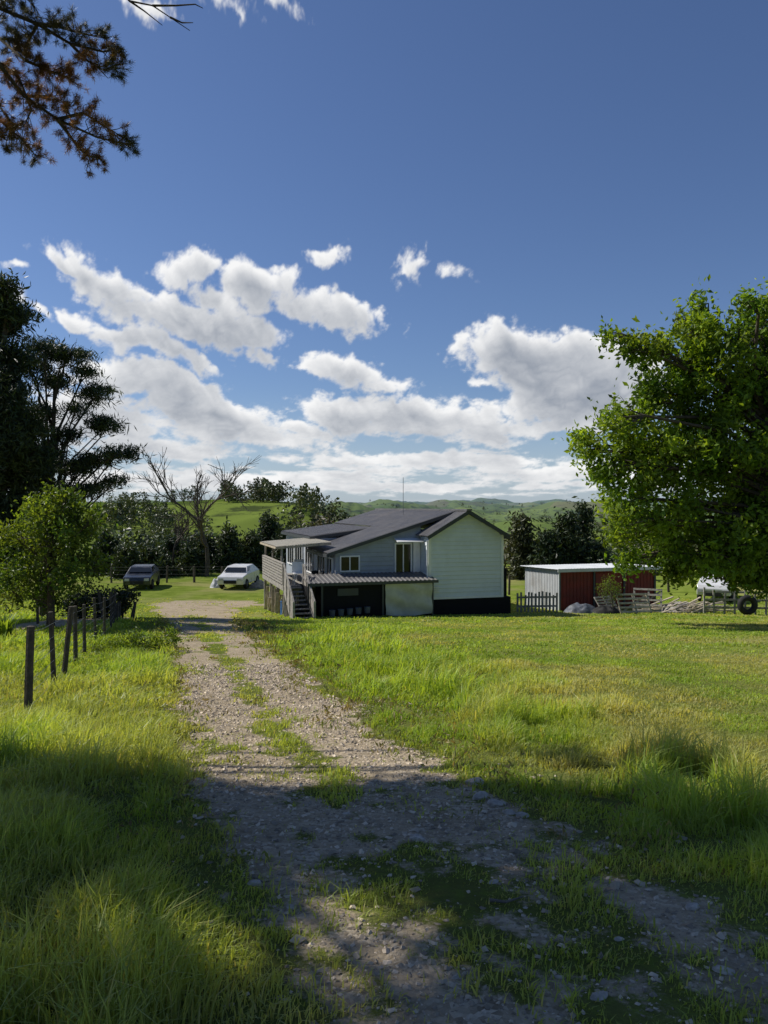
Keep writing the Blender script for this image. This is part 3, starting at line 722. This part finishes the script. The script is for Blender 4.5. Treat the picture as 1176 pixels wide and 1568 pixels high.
def gate(name,x,y,w,h,rz,tilt,mat,bars=5):
    e=empty(name,(x,y,on(x,y)),rz);e.rotation_euler=(tilt,0,rz)
    mb=MB()
    for k in range(bars):mb.box(-w/2,w/2,-.015,.015,.06+k*(h-.1)/(bars-1),.15+k*(h-.1)/(bars-1))
    for u in (-w/2,0,w/2-.08):mb.box(u,u+.08,.016,.05,0,h+.06)
    mb.beam((-w/2+.1,.06,.1),(w/2-.1,.06,h-.05),.02,.08);mb.obj('frame',mat,e);return e
gate('timber_gate',11.6,35.2,1.6,.95,R(12),R(-28),m_paletimber)
gate('timber_gate',12.3,35.9,1.3,1.1,R(-25),R(-18),m_timber)
gate('wooden_pallet',10.6,35.6,1.1,.9,R(30),R(-40),m_timber,6)
def heap(name,x,y,sx,sy,sz,mat,seed,parent=None,z0=None):
    n=26
    U,Vv=np.meshgrid(np.linspace(-1,1,n),np.linspace(-1,1,n),indexing='ij')
    rr=np.clip(1-(U*U+Vv*Vv),0,1);X_=x+U*sx;Y_=y+Vv*sy
    base=H(X_,Y_)-.03 if z0 is None else z0
    Zz=base+sz*rr**.6*(.35+1.2*fbm(U*2.8+seed,Vv*2.8,seed,4))
    q=(np.arange(n-1)[:,None]*n+np.arange(n-1)[None]).ravel()
    return fast(name,np.stack([X_,Y_,Zz],-1).reshape(-1,3),np.stack([q,q+n,q+n+1,q+1],1),mat,smooth=True,parent=parent)
heap('plastic_sheet_heap',9.3,36.0,.9,.6,.42,m_plastic,5);heap('plastic_sheet_heap',10.3,35.6,.7,.5,.35,m_rubber,9);heap('firewood_heap',14.2,36.5,1.2,.8,.45,m_timber,13)
mb=MB()
for k in range(40):
    x=12.6+rng.uniform(0,3.4);y=35.3+rng.uniform(0,1.3);a=rng.uniform(-.6,.6);L=rng.uniform(.6,1.6);z0=on(x,y)+rng.uniform(.05,.4)
    mb.beam((x-L/2*math.cos(a),y-L/2*math.sin(a),z0),(x+L/2*math.cos(a),y+L/2*math.sin(a),z0+rng.uniform(-.1,.35)),rng.uniform(.06,.12),.04)
mb.obj('timber_pile',m_paletimber)
tree('fruit_sapling',[(932,893,10),(945,905,9),(922,905,9),(940,915,8)],35.5,938,[m_palebark,m_bush],leaf=.035,per=300,spread=.3,sub=.12,trunk_r=.04)
def car(name,x,y,rz,paint,kind):
    e=empty(name,(x,y,on(x,y)),rz)
    if kind=='ute':
        prof=[(-2.5,.45),(-2.55,.8),(-2.4,1.0),(-1.5,1.08),(-.9,1.62),(.35,1.66),(.5,1.08),(2.5,1.06),(2.5,.55),(2.4,.45)]
        a0,a1,a2,a3,t,wb,fr=-1.3,-.88,.3,.38,1.56,1.5,-2.58
    else:
        prof=[(-2.05,.35),(-2.1,.62),(-2.0,.85),(-1.15,.98),(-.5,1.42),(.9,1.46),(1.6,1.05),(1.85,.95),(1.9,.5),(1.8,.33)]
        a0,a1,a2,a3,t,wb,fr=-.98,-.48,.85,1.38,1.38,1.25,-2.13
    mb=MB();n=len(prof)
    for sgn in (-1,1):
        for (px,pz) in prof:
            mb.v.append((px,sgn*(.84 if pz<1.1 else .66),pz))
    mb.f.append(tuple(range(n)));mb.f.append(tuple(range(2*n-1,n-1,-1)));mb.m+=[0,0]
    for i in range(n):
        j=(i+1)%n;mb.f.append((i,n+i,n+j,j));mb.m.append(0)
    mb.obj('body',paint,e,bevel=.04)
    g=MB()
    for sg in (-1,1):g.quad((a0,sg*.80,1.1),(a3,sg*.80,1.1),(a2,sg*.685,t),(a1,sg*.685,t))
    g.quad((a0-.1,-.72,1.10),(a0-.1,.72,1.10),(a1-.06,.6,t),(a1-.06,-.6,t))
    if kind=='ute':g.quad((.5,-.6,1.12),(.5,.6,1.12),(.4,.58,t),(.4,-.58,t))
    else:g.quad((a3+.12,-.7,1.12),(a3+.12,.7,1.12),(a2+.08,.6,t),(a2+.08,-.6,t))
    g.obj('windows',m_glass,e)
    w=MB()
    for wx in (-wb,wb):
        for sg in (-1,1):w.torus((wx,sg*.80,.34),.25,.09,'y');w.cyl((wx,sg*.82,.34),.2,.1,'y',16,1)
    w.obj('wheels',[m_rubber,m_wire],e,True)
    l_=MB();l_.box(fr,fr+.06,-.75,-.45,.62,.76);l_.box(fr,fr+.06,.45,.75,.62,.76);l_.obj('lights',m_silver,e)
    k_=MB();k_.box(fr-.01,fr+.05,-.4,.4,.42,.62);k_.obj('grille',m_rubber,e)
    return e
car('utility_truck',18.9,43.5,R(62),m_carw,'ute')
car('parked_car',-9.5,50.5,R(84),m_carw,'car');car('parked_car',-15.9,50.5,R(98),m_card,'car')
heap('firewood_heap',-8.2,50.0,.6,.4,.5,m_timber,17);heap('tarpaulin_heap',-10.9,50.3,.5,.4,.6,m_silver,23)
mb=MB();zz=on(16.2,34.2);mb.torus((16.2,34.2,zz+.45),.32,.13,'y',28,10);mb.obj('old_tyre',m_rubber,smooth=True)
mb=MB()
for k in range(9):
    x=14.6+k*.42;y=35.0-.1*k;mb.beam((x,y,on(x,y)-.1),(x+rng.normal(0,.03),y,on(x,y)+rng.uniform(.9,1.35)),.07,.07)
for q in (.3,.65,1.0):mb.beam((14.6,35.03,on(14.6,35)+q),(18,34.2,on(18,34.2)+q),.04,.09)
mb.obj('stockyard_rails',m_timber)
# ------------------------------------------------------------ fences
def wirefence(name,pts,h,wires,r=.05,mat=m_post):
    A=Acc();tops=[]
    for (x,y) in pts:
        z0=on(x,y);hh_=h*rng.uniform(.93,1.08);lx,ly=rng.normal(0,.035,2);rr=r*rng.uniform(.75,1.25)
        P=[(x,y,z0-.1),(x+lx*.5,y+ly*.5,z0+hh_*.5),(x+lx,y+ly,z0+hh_-.01),(x+lx,y+ly,z0+hh_)];A.tube(P,[rr,rr*.96,rr*.93,.004],8)
        tops.append((x,y,z0))
    for a in range(len(tops)-1):
        p=np.array(tops[a]);q=np.array(tops[a+1])
        for wz in wires:
            mid=(p+q)/2;mid[2]-=.02;off=np.array([0,0,wz]);A.tube([p+off,mid+off,q+off],[.003]*3,4,1)
    return A.obj(name,[mat,m_wire])
pts=[(-4.0,8.6),(-4.9,11.4),(-5.35,12.8),(-5.95,14.8),(-6.4,16.4),(-7.1,18.9),(-7.8,21.4),(-8.5,23.9),(-9.3,26.4),(-10.1,29),(-10.9,31.5)]
wirefence('wire_fence',pts,1.12,(.15,.3,.45,.62,.8,1.0),.043)
wirefence('wire_fence',[(-9.3,26.4),(-12,26.6),(-15,26.8),(-18,27)],1.1,(.3,.6,.95))
wirefence('wire_fence',[(-19+1.9*k,53.5+.1*k) for k in range(8)],1.15,(.3,.6,.9,1.1),.07)
wirefence('wire_fence',[(7.5+2.5*k,46+.3*k) for k in range(8)],1.2,(.3,.6,.9),.07)
mb=MB()
for k in range(9):
    x=-9.8+rng.uniform(-1,.3);y=28+rng.uniform(-1.5,3);mb.beam((x,y,on(x,y)),(x+rng.uniform(-.2,.2),y+.1,on(x,y)+rng.uniform(.6,1.2)),.08,.05)
mb.obj('leaning_posts',m_post)
def farmhouse(px,py,d,w,rz,roofm):
    x,y,z=W(px,py,d);z=on(x,y);e=empty('distant_farmhouse',(x,y,z),rz);mb=MB();mb.box(-w/2,w/2,-3,3,-1,2.6);mb.obj('walls',m_white,e)
    r_=MB();r_.quad((-w/2-.4,-3.5,2.5),(w/2+.4,-3.5,2.5),(w/2+.4,0,4.2),(-w/2-.4,0,4.2));r_.quad((-w/2-.4,3.5,2.5),(w/2+.4,3.5,2.5),(w/2+.4,0,4.2),(-w/2-.4,0,4.2))
    r_.obj('roof',roofm,e);g=MB()
    for k in range(3):g.box(-w/2+1+k*w/3,-w/2+2.2+k*w/3,-3.04,-3.01,.9,2.0)
    g.obj('windows',m_glass,e)
farmhouse(470,795,250,7,.3,m_roof)
# ------------------------------------------------------------ sky
w=bpy.data.worlds.new('World');scene.world=w;w.use_nodes=True;nt=w.node_tree;nt.nodes.clear();n=N(nt)
sky=n('ShaderNodeTexSky');sky.sky_type='NISHITA';sky.sun_disc=False;sky.sun_elevation=R(46);sky.sun_rotation=R(290);sky.altitude=100;sky.air_density=1.0;sky.dust_density=.4;sky.ozone_density=2.0
tc=n('ShaderNodeTexCoord').outputs['Generated'];sp=n('ShaderNodeSeparateXYZ');n.set(sp.inputs[0],tc)
skyc=n.mix(1.,sky.outputs[0],(.76,.86,1.09),'MULTIPLY')
skyc=n.mix(n.mr(sp.outputs[2],0,.16,.5,0),skyc,(5.8,7.2,8.8))
bg=n('ShaderNodeBackground');n.set(bg.inputs[0],skyc);bg.inputs[1].default_value=.082
n.out(bg.outputs[0],True)
EL=[(300,402,62,24,-.1,.45),(400,428,90,30,.25,.6),(500,472,75,30,.35,.6),(130,398,60,12,.1,.15),(185,430,80,22,.45,.25),(275,480,85,32,.2,.55),(370,505,80,28,.3,.45),(255,545,65,16,.3,.35),(170,520,50,12,.3,-.0),(120,495,34,12,.6,-.1),(415,548,40,16,.3,.2),(330,445,70,24,.3,.3),
(498,383,48,13,.05,-.02),(622,412,32,22,.3,.0),(700,430,30,10,.3,-.6),(60,470,40,12,.4,-.3),
(215,592,115,22,.15,.45),(330,640,125,26,.2,.55),(180,645,110,34,.1,.4),(440,657,55,12,.1,.3),
(540,572,80,18,.2,.5),(610,597,50,14,.2,.3),(530,630,80,24,.05,.5),(650,645,100,28,.12,.6),(740,662,55,14,.1,.3),
(775,545,46,34,0,.7),(860,560,68,44,.1,.9),(900,600,80,46,.05,.9),(850,615,65,38,.0,.7),(945,600,50,32,.3,.7),(850,648,90,14,0,.4),
(340,10,60,22,.3,-.05),(420,20,50,16,.2,-.2),(240,12,50,16,0,-.25),(30,410,30,10,0,-.4),
(300,735,260,12,0,.3),(650,705,190,12,.0,.4),(250,690,150,12,.03,.35),(830,722,130,13,.02,.35),(600,745,300,8,0,.25)]
st=.0012
az=np.arange(-.66,.66,st);el=np.arange(.004,.64,st)
AZ,ELV=np.meshgrid(az,el)
wx=(fbm(AZ*11,ELV*11,201,5,.6)-.5)*.075;wy=(fbm(AZ*11+50,ELV*11,205,5,.6)-.5)*.055*np.clip(ELV/.15,.15,1)
A1=AZ+wx;E1=ELV+wy
mask=np.full(AZ.shape,-1.)
for (px,py,rx,ry,rot,bias) in EL:
    a0=math.atan((px-588)/1176);e0=math.atan((776-py)/1176*math.cos(a0))
    dx=A1-a0;dy=E1-e0;c,s=math.cos(-rot),math.sin(-rot)
    u=(dx*c+dy*s)/(rx/1176*1.2);v=(-dx*s+dy*c)/(ry/1176*1.3)
    mask=np.maximum(mask,(1-np.sqrt(u*u+v*v))*(1+max(bias,0))+bias*.4)
EN=.26*np.log(ELV+.045)
f1=fbm(AZ*15,EN*17,211,8,.62);f2=fbm(A1*22,(EN+wy)*26,231,6,.58,True);f3=fbm(AZ*70,EN*70,261,5,.65)
Dn=mask*.95+(f1-.5)*2.1+(f2-.42)*1.1+(f3-.5)*.9-.03
Dn=np.where(mask<=-.99,-1,Dn)
bandm=.52-np.abs(ELV-.042)/.036
Db=bandm*.8+(fbm(AZ*17,EN*34,251,7,.62)-.5)*2.8+(f3-.5)*.6
Dn=np.maximum(Dn,Db)
Tn=np.clip(Dn,0,1.4)
def shift(a,sx,sy):
    return np.pad(a,((80,80),(80,80)),mode='edge')[80+sy:80+sy+a.shape[0],80+sx:80+sx+a.shape[1]]
od=0
for k in range(1,11):
    od=od+shift(Tn,-int(round(k*1.8)),int(round(k*3.0)))*(.15 if k<4 else .11)
od=od*np.clip(.45+ELV/.33,0,1)
Lg=np.exp(-1.45*od)
shade=.02+.90*Lg+.34*np.exp(-.9*Tn)+.6*(f2-.4)*sstep(.2,.8,Dn)
shade=np.clip(shade,.08,1.0)
alpha=sstep(-.02,.62,Dn)**1.1*sstep(.004,.02,ELV)*.98
ny_,nx_=AZ.shape;Rr=7000.
V=np.stack([Rr*np.sin(AZ)*np.cos(ELV),Rr*np.cos(AZ)*np.cos(ELV),Rr*np.sin(ELV)+1.6],-1).reshape(-1,3)
i,j=np.meshgrid(np.arange(nx_-1),np.arange(ny_-1));q=(j*nx_+i).ravel()
F=np.stack([q,q+1,q+nx_+1,q+nx_],1)
af=alpha.ravel();F=F[af[F].max(1)>.003]
used=np.unique(F);rem=np.zeros(len(V),np.int64);rem[used]=np.arange(len(used))
mc,nt=newmat('cloud_vapour');n=N(nt)
e=n('ShaderNodeEmission');n.set(e.inputs[0],n.mix(n.attr('shade'),(.27,.31,.38),(1.0,1.0,1.0)));e.inputs[1].default_value=.95
t=n('ShaderNodeBsdfTransparent');mx=n('ShaderNodeMixShader');n.set(mx.inputs[0],n.attr('alpha'))
nt.links.new(t.outputs[0],mx.inputs[1]);nt.links.new(e.outputs[0],mx.inputs[2]);n.out(mx.outputs[0])
mc.cycles.emission_sampling='NONE'
fast('clouds',V[used],rem[F],mc,attrs={'alpha':af[used],'shade':shade.ravel()[used]},smooth=True)
print('cloud faces',len(F))
# ------------------------------------------------------------ sun & camera
sd=bpy.data.lights.new('sun','SUN');sd.energy=5.0;sd.angle=R(.53);sd.color=(1,.95,.86)
so=bpy.data.objects.new('sun',sd);scene.collection.objects.link(so);so.rotation_euler=Vector(-S).to_track_quat('-Z','Y').to_euler()
cd=bpy.data.cameras.new('camera');co=bpy.data.objects.new('camera',cd);scene.collection.objects.link(co)
cd.sensor_fit='VERTICAL';cd.sensor_height=36;cd.lens=27;cd.clip_end=9000;cd.clip_start=.05
co.location=(0,0,1.6);co.rotation_euler=(R(90-.39),0,0);scene.camera=co
scene.view_settings.view_transform='Standard';scene.view_settings.look='None';scene.view_settings.exposure=0
